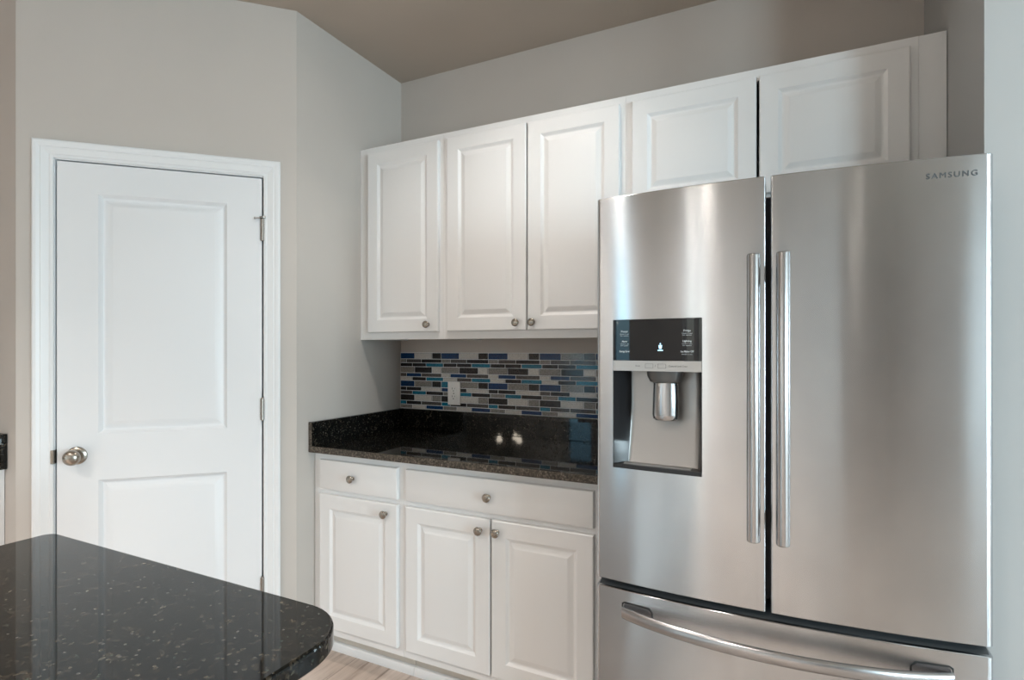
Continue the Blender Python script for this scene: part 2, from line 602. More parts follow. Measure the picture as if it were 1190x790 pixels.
# hinges
for zc, peg in ((1.816, True), (1.082, False), (.350, False)):
    bm = bmesh.new()
    lathe(bm, [(0, -.047), (.004, -.047), (.0055, -.0445), (.0065, -.0440)], (-.1305, -.0085, zc), (0, 0, 1), 16)
    for k in range(5):
        h0 = -.044 + k * .0176
        lathe(bm, [(0, h0), (.0078, h0), (.0078, h0 + .0166), (0, h0 + .0166)], (-.1305, -.0085, zc), (0, 0, 1), 16)
        pass
    lathe(bm, [(.0065, .044), (.0055, .0455), (.004, .048), (0, .0485)], (-.1305, -.0085, zc), (0, 0, 1), 16)
    box(bm, -.1335, -.1315, -.008, .02, zc - .044, zc + .044)
    box(bm, -.1295, -.1275, -.008, .02, zc - .044, zc + .044)
    hg = link_mesh('hinge', bm, M_hinge, door)
    if peg:
        bm = bmesh.new()
        lathe(bm, [(0, .046), (.0115, .046), (.0125, .049), (.0115, .052), (0, .052)], (-.1305, -.0085, zc), (0, 0, 1), 18)
        d = Vector((-.9, -.30, -.16)).normalized()
        lathe(bm, [(0, .006), (.0032, .006), (.0032, .026), (.0048, .027), (.0048, .032), (0, .0325)], (-.1305, -.0085, zc + .049), d, 12)
        d = Vector((.35, -.9, 0)).normalized()
        lathe(bm, [(0, .006), (.0026, .006), (.0026, .016), (.0055, .017), (.0055, .023), (0, .0235)], (-.1305, -.0085, zc + .049), d, 12)
        link_mesh('door_stop_peg', bm, M_hinge, hg)
# mitred casing: profile across its width (distance from the opening, height off the wall)
CP = [(0, .000), (0, .008), (.003, .0105), (.010, .0115), (.014, .0095), (.018, .0110), (.030, .0145), (.036, .0170), (.040, .0150), (.043, .0165),
      (.050, .0195), (.058, .0205), (.0625, .0185), (.064, .015), (.064, .000)]
bm = bmesh.new()
cin0, cin1, czt = -.8405, -.1265, 2.0345
rings = []
for (px, pz, sx, sz) in ((cin0, 0, -1, 0), (cin0, czt, -1, 1), (cin1, czt, 1, 1), (cin1, 0, 1, 0)):
    rings.append([bm.verts.new((px + sx * a, -h, pz + sz * a)) for a, h in CP])
for A, B in zip(rings[:-1], rings[1:]):
    for i in range(len(CP)):
        j = (i + 1) % len(CP)
        bm.faces.new((A[i], A[j], B[j], B[i]))
cas = link_mesh('trim_1', bm, M_trim, angle=12)
cas.location = door.location
cas.rotation_euler = door.rotation_euler
struct(cas)

# baseboards
BP = [(0, 0), (.013, 0), (.013, .085), (.010, .093), (.011, .098), (.006, .112), (.003, .118), (0, .118)]
def baseboard(name, p0, p1, nrm):
    bm = bmesh.new()
    A, B = [], []
    for h, z in BP:
        A.append(bm.verts.new((p0[0] + nrm[0] * h, p0[1] + nrm[1] * h, z)))
        B.append(bm.verts.new((p1[0] + nrm[0] * h, p1[1] + nrm[1] * h, z)))
    n = len(BP)
    for i in range(n):
        bm.faces.new((A[i], A[(i + 1) % n], B[(i + 1) % n], B[i]))
    bm.faces.new(A); bm.faces.new(B)
    struct(link_mesh(name, bm, M_trim, smooth=False))
baseboard('baseboard_pantry_right', diag(.004), diag(.058), (R2, -R2))
baseboard('baseboard_pantry_left', diag(.908), diag(TW - .006), (R2, -R2))
baseboard('baseboard_left', (0, -W2), (0, -.655), (1, 0))
baseboard('baseboard_right', (XA, -.6587), (XR, -.6587), (0, -1))
baseboard('baseboard_front_a', (XL, YB), (-.95, YB), (0, 1))
baseboard('baseboard_front_b', (-.51, YB), (.46, YB), (0, 1))

# ------------------------------------------------------------------ cabinets
def frame_bars(bm, x0, x1, z0, z1, y0, y1, bars):
    for b in bars:
        box(bm, b[0], b[1], y0, y1, b[2], b[3])

def cabinet(name, label, x0, x1, z0, z1, depth, fronts, stile_l, stile_r, rail_t, rail_b, mid_rails=(), kick=False, filler=None):
    """fronts: list of (kind, x0, x1, z0, z1, knob(x, z) or None); coordinates in the room's frame"""
    t = thing(name, label, 'cabinet', ((x0 + x1) / 2, 0, 0 if kick else z0))
    ox, oz = (x0 + x1) / 2, (0 if kick else z0)
    yf = -depth                       # face of the frame
    X0, X1, Z0, Z1 = x0 - ox, x1 - ox, z0 - oz, z1 - oz
    g = .0006
    b = .016
    bm = boxes((X0 + g, X0 + b, yf + .019, -.001, Z0, Z1), (X1 - b, X1 - g, yf + .019, -.001, Z0, Z1), (X0 + b, X1 - b, yf + .019, -.001, Z0 + (.0 if kick else .012), Z0 + b + (.0 if kick else .012)),
               (X0 + b, X1 - b, yf + .019, -.001, Z1 - b - .004, Z1 - .004), (X0 + b, X1 - b, -.010, -.001, Z0 + b + .012, Z1 - b - .004))
    link_mesh('carcass', bm, M_cab, t, smooth=False)
    bm = bmesh.new()
    X0 += .0003; X1 -= .0003
    bars = [(X0, X0 + stile_l, Z0, Z1), (X1 - stile_r, X1, Z0, Z1), (X0 + stile_l, X1 - stile_r, Z1 - rail_t, Z1), (X0 + stile_l, X1 - stile_r, Z0, Z0 + rail_b)]
    for (r0, r1) in mid_rails:
        bars.append((X0 + stile_l, X1 - stile_r, r0 - oz, r1 - oz))
    frame_bars(bm, X0, X1, Z0, Z1, yf, yf + .0188, bars)
    link_mesh('face_frame', bm, M_cab, t, smooth=False)
    for kind, a0, a1, c0, c1, kb in fronts:
        bm = bmesh.new()
        a0 -= ox; a1 -= ox; c0 -= oz; c1 -= oz
        if kind == 'door':
            s = .057
            panel_front(bm, a0, a1, c0, c1, yf - .0005, yf - .0200, [(a0 + s, a1 - s, c0 + s, c1 - s)], .0045, CAB_RINGS)
            f = link_mesh('cabinet_door', bm, M_cab, t, angle=14)
        else:
            panel_front(bm, a0, a1, c0, c1, yf - .0005, yf - .0200, [], .0065, [])
            f = link_mesh('drawer_front', bm, M_cab, t, angle=25)
        if kb:
            link_mesh('knob', knob_mesh(kb[0] - ox, yf - .0200, kb[1] - oz), M_nickel, f)
    if kick:
        link_mesh('toe_kick', boxes((X0 + g, X1 - g, -.530, -.512, 0.0, Z0 - .0005)), M_kick, t, smooth=False)
        bm = bmesh.new()
        A = [(0, 0), (-.016, 0), (-.0165, .008), (-.0145, .024), (-.009, .033), (0, .036)]
        r1 = [bm.verts.new((X0 + g, -.5305 + a, z)) for a, z in A]
        r2 = [bm.verts.new((X1 - g, -.5305 + a, z)) for a, z in A]
        for i in range(len(A)):
            j = (i + 1) % len(A)
            bm.faces.new((r1[i], r1[j], r2[j], r2[i]))
        bm.faces.new(r1); bm.faces.new(r2)
        link_mesh('shoe_moulding', bm, M_trim, t)
    if filler:
        f0, f1 = filler
        link_mesh('filler_strip', boxes((f0 - ox, f1 - ox, yf + .001, yf + .0185, Z0, Z1)), M_cab, t, smooth=False)
    return t

ZU0, ZU1, DU = 1.372, 2.282, .319
cabinet('upper_cabinet', 'narrow white single-door wall cabinet at the left end, against the corner wall', .028, .480, ZU0, ZU1, DU,
        [('door', .060, .456, 1.405, 2.250, (.405, 1.437))], .040, .042, .040, .040, filler=(.0015, .0275))
cabinet('upper_cabinet', 'tall white two-door wall cabinet between the narrow cabinet and the refrigerator', .480, 1.290, ZU0, ZU1, DU,
        [('door', .502, .8835, 1.405, 2.250, (.843, 1.436)), ('door', .8895, 1.268, 1.405, 2.250, (.915, 1.436))], .040, .042, .040, .040)
cabinet('upper_cabinet', 'short white two-door wall cabinet above the refrigerator', 1.290, 2.190, 1.829, ZU1, DU,
        [('door', 1.315, 1.7385, 1.852, 2.250, None), ('door', 1.7475, 2.166, 1.852, 2.250, None)], .040, .042, .040, .035, filler=(2.1905, 2.2585))
ZB = .886
cabinet('base_cabinet', 'narrow white base cabinet, one drawer over one door, at the corner wall', .0025, .478, .110, ZB - .0006, .610,
        [('drawer', .046, .4565, .733, .858, (.232, .794)), ('door', .046, .4565, .146, .712, (.403, .672))], .055, .040, .038, .040, mid_rails=((.705, .742),), kick=True)
cabinet('base_cabinet', 'wide white base cabinet, one long drawer over two doors, beside the refrigerator', .478, 1.290, .110, ZB - .0006, .610,
        [('drawer', .4975, 1.260, .733, .858, (.868, .794)), ('door', .4975, .8715, .146, .712, (.833, .670)), ('door', .8785, 1.260, .146, .712, (.903, .672))],
        .040, .042, .038, .040, mid_rails=((.705, .742),), kick=True)

# ------------------------------------------------------------------ granite counter
ct = thing('kitchen_countertop', 'black speckled granite countertop with low backsplash on the white base cabinets', 'countertop', (.65, -.32, ZB))
def g_slab(bm, x0, x1, y0, y1, z0, z1, bev):
    box(bm, x0, x1, y0, y1, z0, z1, bev=bev, seg=2)
bm = bmesh.new()
g_slab(bm, .0012 - .65, 1.297 - .65, -.648 + .32, -.001 + .32, 0, .028, .0025)
edge_faces(link_mesh('countertop_slab', bm, [M_granite, M_gr_edge], ct, angle=15))
bm = bmesh.new()
g_slab(bm, .0215 - .65, 1.297 - .65, -.0205 + .32, -.001 + .32, .0282, .1295, .0015)
link_mesh('back_splash', bm, M_granite, ct, angle=15)
bm = bmesh.new()
g_slab(bm, .0012 - .65, .0210 - .65, -.647 + .32, -.001 + .32, .0282, .1295, .0015)
edge_faces(link_mesh('side_splash', bm, [M_granite, M_gr_edge], ct, angle=15))

# ------------------------------------------------------------------ mosaic backsplash
def mosaic():
    x_end, z0, z1 = 1.297, 1.0165, 1.310
    root = thing('mosaic_backsplash', 'linear glass and stone mosaic tile panel in blues and greys above the granite', 'tile panel', (.65, 0, z0))
    bm = boxes((.0005 - .65, x_end - .65, -.0065, -.0005, 0, z1 - z0))
    link_mesh('grout_bed', bm, M_grout, root, smooth=False)
    P = .2720
    def joints(first, widths, n):
        xs = [0.0]
        x = first
        k = 0
        while x < x_end - .004:
            xs.append(x)
            x += widths[k % 3]
            k += 1
        xs.append(x_end)
        return xs
    JT = joints(.092, [.109, .056, .107], 3)
    JA = joints(.040, [.095, .124, .053], 3)
    JB = joints(.078, [.086, .106, .080], 3)
    rows = [('T', JT, 'NLDNLDNLDNGMNLDNLD'), ('s', JA, 'GMDGMDGMDGMMGMD'), ('s', JB, 'DDBDDBDDBDDBDDB'),
            ('T', JT, 'GDLGDLGDLGDLGDL'), ('s', JA, 'MNMLNMLNMLNMLNM'), ('s', JB, 'LDBLMBLDBLDBLDB'),
            ('T', JT, 'NGDBGDNGDNGDNGD'), ('s', JA, 'DDLNDLDDLMDLDDL'), ('s', JB, 'MBDGBDGBDGBDGBD'),
            ('T', JT, 'DLGDLGDLGDLGDLG'), ('s', JA, 'BDMBDMBDMBMMBDM'), ('s', JB, 'GLNGLNGLNGLNGLN')]
    keys = list(T_MATS)
    Ht = z1 - z0
    g = .0028
    unit = (Ht - g) / 4
    hT, hs = unit * .446, unit * .277
    z = Ht - g
    rnd = random.Random(3)
    bm = bmesh.new()
    for kind, xs, cols in rows:
        h = hT if kind == 'T' else hs
        for i in range(len(xs) - 1):
            a, b = xs[i] + g / 2 + (.0015 if i == 0 else 0), xs[i + 1] - g / 2
            if b - a < .006:
                continue
            c = cols[i % len(cols)]
            proud = rnd.uniform(.0078, .0092)
            box(bm, a - .65, b - .65, -proud, -.0060, z - h + g, z, bev=.0008, seg=1, mi=keys.index(c))
        z -= h
    # the bevel op creates new faces with the right index already; nothing else to set
    link_mesh('mosaic_tile', bm, [T_MATS[k] for k in keys], root, angle=30)
mosaic()

# wall outlet on the mosaic
ot = thing('wall_outlet', 'white duplex electrical outlet on the mosaic tile above the counter', 'outlet', (.337, -.0095, 1.105))
bm = bmesh.new()
panel_front(bm, -.036, .036, -.058, .058, 0, -.0062, [], .003, [])
link_mesh('cover_plate', bm, M_white_plastic, ot)
for zc in (.0195, -.0195):
    bm = bmesh.new()
    n = 28
    pts = []
    for k in range(n):
        a = 2 * PI * k / n
        x, zz = .0172 * math.cos(a), .0172 * math.sin(a)
        pts.append((x, max(-.0138, min(.0138, zz))))
    f = [bm.verts.new((x, -.0083, zz + zc)) for x, zz in pts]
    b = [bm.verts.new((x, -.0063, zz + zc)) for x, zz in pts]
    bm.faces.new(f)
    for k in range(n):
        bm.faces.new((f[k], f[(k + 1) % n], b[(k + 1) % n], b[k]))
    rc = link_mesh('receptacle', bm, M_white_plastic, ot)
    bm = boxes((-.0076, -.0056, -.0087, -.0080, zc + .001, zc + .0095), (.0056, .0076, -.0087, -.0080, zc + .002, zc + .0085))
    lathe(bm, [(0, 0), (.0026, 0), (.0026, .0004), (0, .0004)], (0, -.0083, zc - .0066), seg=12)
    link_mesh('outlet_slots', bm, M_slot, rc, smooth=False)
bm = bmesh.new()
lathe(bm, [(0, 0), (.003, 0), (.0024, .001), (0, .0012)], (0, -.0062, 0), seg=14)
link_mesh('screw', bm, M_nickel, ot)

# ------------------------------------------------------------------ refrigerator
FX, FROT, HW, BUL = 1.7808, .0164, .4525, .0337
FY = -.45
YE = -.8237 - FY                                # door face at its outer edges, local
fr = thing('refrigerator', 'stainless steel french-door refrigerator with water dispenser and bottom freezer drawer', 'refrigerator', (FX, FY, 0), FROT)
def arc(x):
    return YE - BUL * (1 - (x / HW) ** 2)
# cabinet body
bm = bmesh.new()
box(bm, -.447, .447, -.275, .40, .03, 1.742, bev=.004)
for x in (-.4, .4):
    for y in (-.22, .33):
        lathe(bm, [(0, 0), (.018, 0), (.018, .03), (0, .03)], (x, y, 0), (0, 0, 1), 14)
link_mesh('refrigerator_body', bm, M_fside, fr)

def curved_front(x0, x1, z0, z1, depth, hole=None, r=.010, rl=None, rr=None, chamfer_top=0, n=22):
    """slab with an arched face (vertical cylinder) and rounded vertical edges; hole=(hx0,hx1,hz0,hz1)"""
    bm = bmesh.new()
    rl = r if rl is None else rl
    rr = r if rr is None else rr
    xs = [x0 + rl + (x1 - x0 - rl - rr) * k / n for k in range(n + 1)]
    if hole:
        xs = [x for x in xs if min(abs(x - hole[0]), abs(x - hole[1])) > .004] + [hole[0], hole[1]]
        xs.sort()
    front = []
    K = 6
    for k in range(K):
        a = PI / 2 * k / K
        front.append((x0 + rl - rl * math.cos(a), arc(x0 + rl) + rl - rl * math.sin(a)))
    front += [(x, arc(x)) for x in xs]
    for k in range(1, K + 1):
        a = PI / 2 * k / K
        front.append((x1 - rr + rr * math.sin(a), arc(x1 - rr) + rr - rr * math.cos(a)))
    yb = YE + depth
    back = [(x1, yb), (x0, yb)]
    e = .0018
    zs = [z0, z0 + e, z1 - e, z1]
    ins = [e, 0, 0, e]
    if hole:
        zs = [z0, z0 + e, hole[2], hole[3], z1 - e, z1]
        ins = [e, 0, 0, 0, 0, e]
    cx = (x0 + x1) / 2
    rows = []
    for z, i in zip(zs, ins):
        row = []
        for (x, y) in front:
            sx = i if x < x0 + .01 else (-i if x > x1 - .01 else 0)
            row.append(bm.verts.new((x + sx * .5, y + i * .8, z)))
        for (x, y) in back:
            row.append(bm.verts.new((x, y, z)))
        rows.append(row)
    m = len(rows[0])
    for zi in range(len(rows) - 1):
        A, B = rows[zi], rows[zi + 1]
        for i in range(m):
            j = (i + 1) % m
            if hole and i < len(front) - 1 and abs(zs[zi] - hole[2]) < 1e-6:
                mx = (front[i][0] + front[j][0]) / 2
                if hole[0] < mx < hole[1]:
                    continue
            bm.faces.new((A[i], A[j], B[j], B[i]))
    bm.faces.new(rows[0][::-1])
    bm.faces.new(rows[-1])
    return bm

ZD0, ZD1 = .6658, 1.7625
HOLE = (-.4025, -.158, .990, 1.411)
ld = link_mesh('left_door', curved_front(-HW, -.0055, ZD0, ZD1, .09, HOLE, rl=.012, rr=.005), M_steel, fr, angle=22)
rd = link_mesh('right_door', curved_front(.0055, HW, ZD0, ZD1, .09, None, rl=.005, rr=.014), M_steel, fr, angle=22)
fd = link_mesh('freezer_drawer', curved_front(-HW, HW, .095, .6445, .11, None, rl=.012, rr=.012, n=40), M_steel, fr, angle=22)
# sloping dark drawer lip behind the top edge
bm = bmesh.new()
q = []
for k in range(25):
    x = -HW + .006 + (2 * HW - .012) * k / 24
    q.append((bm.verts.new((x, arc(x) + .010, .6440)), bm.verts.new((x, arc(x) + .050, .6575)), bm.verts.new((x, YE + .10, .6575)), bm.verts.new((x, YE + .10, .640))))
for a, b in zip(q[:-1], q[1:]):
    for i in range(4):
        bm.faces.new((a[i], a[(i + 1) % 4], b[(i + 1) % 4], b[i]))
bm.faces.new(q[0]); bm.faces.new(q[-1])
link_mesh('drawer_lip', bm, mat('slate_drawer_lip', (.16, .175, .185), .32, .6), fd)
# gaskets and centre flap
bm = boxes((-.430, -.012, YE + .0905, -.276, ZD0 + .01, ZD1 - .02), (.012, .430, YE + .0905, -.276, ZD0 + .01, ZD1 - .02),
           (-.43, .43, YE + .112, -.276, .11, .63))
link_mesh('door_gasket', bm, M_gasket, fr, smooth=False)
bm = boxes((-.020, .020, YE + .050, YE + .089, ZD0 + .004, ZD1 - .045))
bm.free()
bm = boxes((-.0045, .0045, YE + .040, YE + .0895, ZD0 + .006, ZD1 - .040))
link_mesh('centre_flap', bm, mat('grey_flap', (.06, .066, .078), .5), fr, smooth=False)
# toe grille
link_mesh('toe_grille', boxes((-.44, .44, YE + .06, YE + .10, .02, .088), bev=.004), M_gasket, fr)
# top hinge covers
for s in (-1, 1):
    bm = boxes((min(s * .44, s * .33), max(s * .44, s * .33), YE + .105, -.12, 1.7425, 1.768), bev=.006)
    link_mesh('hinge_cover', bm, M_fside, fr)
# handles on the two doors
for s, par in ((-1, ld), (1, rd)):
    hx = s * .0325
    bm = bmesh.new()
    y0 = arc(hx)
    zt, zb = 1.561, .855
    lathe(bm, [(0, zb), (.0125, zb), (.0150, zb + .002), (.0155, zb + .005), (.0155, zt - .005), (.0150, zt - .002), (.0125, zt), (0, zt)],
          (hx, y0 - .0505, 0), (0, 0, 1), 32, (1, 1))
    for z in (zt - .045, zb + .045):
        box(bm, hx - .009, hx + .009, y0 - .040, y0 + .002, z - .022, z + .022, bev=.003)
    link_mesh('door_handle', bm, M_handle, par, angle=30)
# bowed handle across the drawer
bm = bmesh.new()
path = []
NP = 48
for k in range(NP + 1):
    x = -.372 + .747 * k / NP
    s = x / .3735
    y = arc(x) - .006 - .052 * (1 - abs(s) ** 2.0) ** .8 if abs(s) < 1 else arc(x) - .006
    y = y if abs(s) < 1 else arc(x) - .006
    path.append(((x, y - .006, .588), (0, 1, 0), (0, 0, 1)))
prof = []
for k in range(20):
    a = 2 * PI * k / 20
    prof.append((.0085 * math.cos(a), .0165 * math.sin(a)))
sweep(bm, path, prof)
dh = link_mesh('drawer_handle', bm, M_handle, fd, angle=45)
for x0, x1 in ((-.376, -.288), (.295, .378)):
    bm = bmesh.new()
    for (ins, ms, yy) in ((0, 0, .0012), (.0035, 1, .0022)):
        pts = [(x0 + ins, .566 + ins), (x1 - ins, .566 + ins), (x1 - ins, .600), (x1 - ins - .010, .612 - ins), (x0 + .008, .613 - ins), (x0 + ins, .608 - ins)]
        if x0 > 0:
            pts = [(x0 + x1 - x, z) for x, z in pts][::-1]
        NN = 1
        F = [bm.verts.new((x, arc(x) - yy, z)) for x, z in pts]
        B = [bm.verts.new((x, arc(x) + .002, z)) for x, z in pts]
        f = bm.faces.new(F); f.material_index = ms
        for i in range(len(pts)):
            g_ = bm.faces.new((F[i], F[(i + 1) % len(pts)], B[(i + 1) % len(pts)], B[i])); g_.material_index = ms
    link_mesh('handle_mount', bm, [M_slot, M_handle], dh, smooth=False)
# maker's name, top right of the right door
bm = bmesh.new()
a1 = arc(.330); a2 = arc(.418)
text_bm(bm, 'SAMSUNG', .0175, (.374, (a1 + a2) / 2 - .0009, 1.7205), (.088, a2 - a1, 0), width=.096, depth=.0008, space=1.25)
link_mesh('nameplate_lettering', bm, M_logo, rd, smooth=False)

# --- dispenser, in the left door's opening; local axes follow the tilt of the face there
hx0, hx1 = HOLE[0], HOLE[1]
ya, yb_ = arc(hx0), arc(hx1)
slope = (yb_ - ya) / (hx1 - hx0)
def fy(x, d=0):
    return ya + slope * (x - hx0) + d
def quad_plate(bm, x0, x1, z0, z1, d0, d1, mi=0, r=0):
    """plate following the tilted face: front at depth d0 (negative = proud), back at d1"""
    pts = [(x0, z0), (x1, z0), (x1, z1), (x0, z1)]
    if r:
        pts = []
        for cx, cz, a0 in ((x1 - r, z0 + r, -PI / 2), (x1 - r, z1 - r, 0), (x0 + r, z1 - r, PI / 2), (x0 + r, z0 + r, PI)):
            for k in range(5):
                a = a0 + PI / 2 * k / 4
                pts.append((cx + r * math.cos(a), cz + r * math.sin(a)))
    F = [bm.verts.new((x, fy(x, d0), z)) for x, z in pts]
    B = [bm.verts.new((x, fy(x, d1), z)) for x, z in pts]
    fs = [bm.faces.new(F), bm.faces.new(B[::-1])]
    for i in range(len(pts)):
        j = (i + 1) % len(pts)
        fs.append(bm.faces.new((F[i], F[j], B[j], B[i])))
    for f in fs:
        f.material_index = mi
ZP, ZS = 1.2955, 1.2665      # bottom of black panel / bottom of silver strip
bm = bmesh.new()
NP_ = 24
def dtop(x):
    k = min(x - hx0 - .0015, hx1 - .0015 - x) / .006
    return 1.4095 - (.006 * (1 - math.sqrt(max(0, 1 - (1 - k) ** 2))) if k < 1 else 0)
xs_ = sorted([hx0 + .0015 + (hx1 - hx0 - .003) * k / NP_ for k in range(NP_ + 1)] + [hx0 + .0015 + v for v in (.0007, .002, .004)] + [hx1 - .0015 - v for v in (.0007, .002, .004)])
cols_ = [(bm.verts.new((x, arc(x) - .0012, ZP)), bm.verts.new((x, arc(x) - .0012, dtop(x))), bm.verts.new((x, arc(x) + .02, dtop(x))), bm.verts.new((x, arc(x) + .02, ZP))) for x in xs_]
for A, B in zip(cols_[:-1], cols_[1:]):
    for i in range(4):
        bm.faces.new((A[i], B[i], B[(i + 1) % 4], A[(i + 1) % 4]))
bm.faces.new(cols_[0]); bm.faces.new(cols_[-1])
link_mesh('display_panel', bm, M_black, ld, angle=20)
bm = bmesh.new()
quad_plate(bm, hx0 + .001, hx1 - .001, ZS, ZP - .0004, -.0022, .03)
link_mesh('label_strip', bm, M_strip, ld, smooth=False)
XD = (1, slope, 0)
def dtext(bm, body, size, x, z, w=None, mi=0, bold=0, d=-.0021):
    text_bm(bm, body, size, (x, fy(x, d), z), XD, width=w, depth=.0003, bold=bold, mi=mi)
def lx(x):
    """depth offset that keeps a print on the arched display"""
    return arc(x) - fy(x) - .0017
for column in ((('Freezer', -.368, 1.377, .020, .026), ('Alarm', -.368, 1.349, .016, .024), ('Energy Saver', -.368, 1.321, .030, None)),
               (('Fridge', -.196, 1.377, .019, .027), ('Lighting', -.196, 1.349, .023, .026), ('Ice Maker Off', -.196, 1.321, .034, .028))):
    bm = bmesh.new()
    for body, x, z, w, sub in column:
        dtext(bm, body, .0072, x, z, w, bold=.0002, d=lx(x))
        if sub:
            dtext(bm, 'Hold 3 sec', .0042, x, z - .0072, sub, d=lx(x))
            if body != 'Ice Maker Off':
                dtext(bm, 'for option', .0042, x, z - .0118, sub * .9, d=lx(x))
    link_mesh('display_lettering', bm, M_label, ld, smooth=False)
# lit cup icon
bm = bmesh.new()
zc, xc_ = 1.332, -.267
for pts in ([(-.0035, -.004), (.0035, -.004), (.005, .0065), (-.005, .0065)], [(-.0072, -.0095), (.0072, -.0095), (.0072, -.0065), (-.0072, -.0065)],
            [(-.0015, .0075), (.0015, .0075), (.0015, .012), (-.0015, .012)]):
    F = [bm.verts.new((xc_ + x, fy(xc_ + x, lx(xc_)), zc + z)) for x, z in pts]
    B = [bm.verts.new((xc_ + x, fy(xc_ + x, lx(xc_) + .0008), zc + z)) for x, z in pts]
    bm.faces.new(F)
    for i in range(4):
        bm.faces.new((F[i], F[(i + 1) % 4], B[(i + 1) % 4], B[i]))
link_mesh('cup_icon', bm, M_icon, ld, smooth=False)
bm = bmesh.new()
zs_ = (ZP + ZS) / 2
for cx in (-.298, -.263):
    for (a0, a1, c0, c1) in ((-.011, .011, .0055, .0062), (-.011, .011, -.0062, -.0055), (-.011, -.0103, -.0062, .0062), (.0103, .011, -.0062, .0062)):
        quad_plate(bm, cx + a0, cx + a1, zs_ + c0, zs_ + c1, -.0026, -.002)
dtext(bm, 'Ice', .007, -.330, zs_, .012, d=-.0026)
dtext(bm, '/', .009, -.281, zs_, None, d=-.0026)
dtext(bm, 'Control Lock 3 sec', .007, -.220, zs_, .050, d=-.0026)
link_mesh('strip_lettering', bm, M_print, ld, smooth=False)
# recess shell: dark side walls, steel back that sweeps forward to the sill
bm = bmesh.new()
D = .082
zt, zb = ZS, HOLE[2]
def rv(x, d, z):
    return bm.verts.new((x, fy(x, d), z))
def rdepth(z):
    k = (zt - z) / (zt - zb)
    return D - .046 * max(0, (k - .30) / .70) ** 1.5
NZ = 14
rowsL, rowsR, rowsBL, rowsBR = [], [], [], []
for k in range(NZ + 1):
    z = zt + (zb + .012 - zt) * k / NZ
    d = rdepth(z)
    rowsL.append(rv(hx0 + .003, .0, z)); rowsR.append(rv(hx1 - .003, .0, z))
    rowsBL.append(rv(hx0 + .036, d * .93, z)); rowsBR.append(rv(hx1 - .014, d * .93, z))
for k in range(NZ):
    bm.faces.new((rowsL[k], rowsBL[k], rowsBL[k + 1], rowsL[k + 1])).material_index = 0
    bm.faces.new((rowsBR[k], rowsR[k], rowsR[k + 1], rowsBR[k + 1])).material_index = 0
rc0, rc1 = [], []
cols = []
for k in range(NZ + 1):
    z = zt + (zb + .012 - zt) * k / NZ
    d = rdepth(z)
    row = [rowsBL[k]]
    for (x, dd) in ((hx0 + .041, .98), (hx0 + .050, 1.0), (hx1 - .028, 1.0), (hx1 - .019, .98)):
        row.append(rv(x, d * dd, z))
    row.append(rowsBR[k])
    cols.append(row)
for A, B in zip(cols[:-1], cols[1:]):
    for i in range(len(A) - 1):
        bm.faces.new((A[i], A[i + 1], B[i + 1], B[i])).material_index = 1
f = bm.faces.new((rowsL[0], rowsR[0], rowsBR[0], rowsBL[0])); f.material_index = 0
for s_, rows_ in ((hx0 + .0005, rowsL), (hx1 - .0005, rowsR)):      # thin rim
    e = [bm.verts.new((s_, fy(s_, -.001), v.co.z)) for v in rows_]
    for k in range(NZ):
        bm.faces.new((rows_[k], rows_[k + 1], e[k + 1], e[k])).material_index = 0
link_mesh('dispenser_recess', bm, [M_recess_d, M_recess_s], ld, angle=40)
# sill tray with its ridge
bm = bmesh.new()
quad_plate(bm, hx0 + .001, hx1 - .001, zb + .001, zb + .012, -.0015, .055, 0, 0)
quad_plate(bm, hx0 + .03, hx1 - .03, zb + .0125, zb + .0150, .006, .009, 1, 0)
quad_plate(bm, hx0 + .03, hx1 - .03, zb + .0125, zb + .0150, .016, .019, 1, 0)
quad_plate(bm, hx0 + .03, hx1 - .03, zb + .0125, zb + .0150, .026, .029, 1, 0)
link_mesh('drip_tray', bm, [M_recess_d, M_strip], ld, smooth=False)
# nozzle housing and paddle
nx = -.262
bm = bmesh.new()
lathe(bm, [(0, .001), (.050, .001), (.049, .014), (.041, .030), (.030, .034), (0, .034)], (nx, fy(nx, .040), ZS), (0, 0, -1), 30, (.62, 1))
link_mesh('nozzle_housing', bm, mat('grey_nozzle', (.12, .12, .12), .3, .3), ld)
bm = bmesh.new()
pr_ = [(.0, .034), (.033, .034), (.034, .040), (.035, .075), (.036, .122), (.034, .133), (.028, .138), (0, .139)]
lathe(bm, pr_, (nx + .002, fy(nx, .042), ZS), (0, -.04, -1), 30, (.6, 1))
link_mesh('dispenser_paddle', bm, M_handle, ld)

# ------------------------------------------------------------------ island in the foreground
ix0, ix1, iy0, iy1 = .343, 1.2445, -3.7, -1.7335
isl = thing('kitchen_island', 'kitchen island with a dark speckled granite top and rounded corners in the foreground', 'kitchen island', (.80, -2.87, 0))
def round_rect(x0, x1, y0, y1, rs, seg=12):
    pts = []
    for (cx, cy, a0, r) in ((x1, y0, -PI / 2, rs[0]), (x1, y1, 0, rs[1]), (x0, y1, PI / 2, rs[2]), (x0, y0, PI, rs[3])):
        sx = -1 if cx == x1 else 1
        sy = 1 if cy == y0 else -1
        for k in range(seg + 1):
            a = a0 + PI / 2 * k / seg
            pts.append((cx + sx * r + r * math.cos(a), cy + sy * r + r * math.sin(a)))
    return pts
bm = bmesh.new()
layers = [(.8845, .0028), (.8855, .0012), (.8875, 0), (.9095, 0), (.9118, .0009), (.9133, .0026), (.914, .0050)]
rings = []
for z, ins in layers:
    pts = round_rect(ix0 + ins, ix1 - ins, iy0 + ins, iy1 - ins, [.10 - ins, .105 - ins, .026 - ins, .026 - ins])
    rings.append([bm.verts.new((x - .80, y + 2.87, z)) for x, y in pts])
for A, B in zip(rings[:-1], rings[1:]):
    for i in range(len(A)):
        j = (i + 1) % len(A)
        bm.faces.new((A[i], A[j], B[j], B[i]))
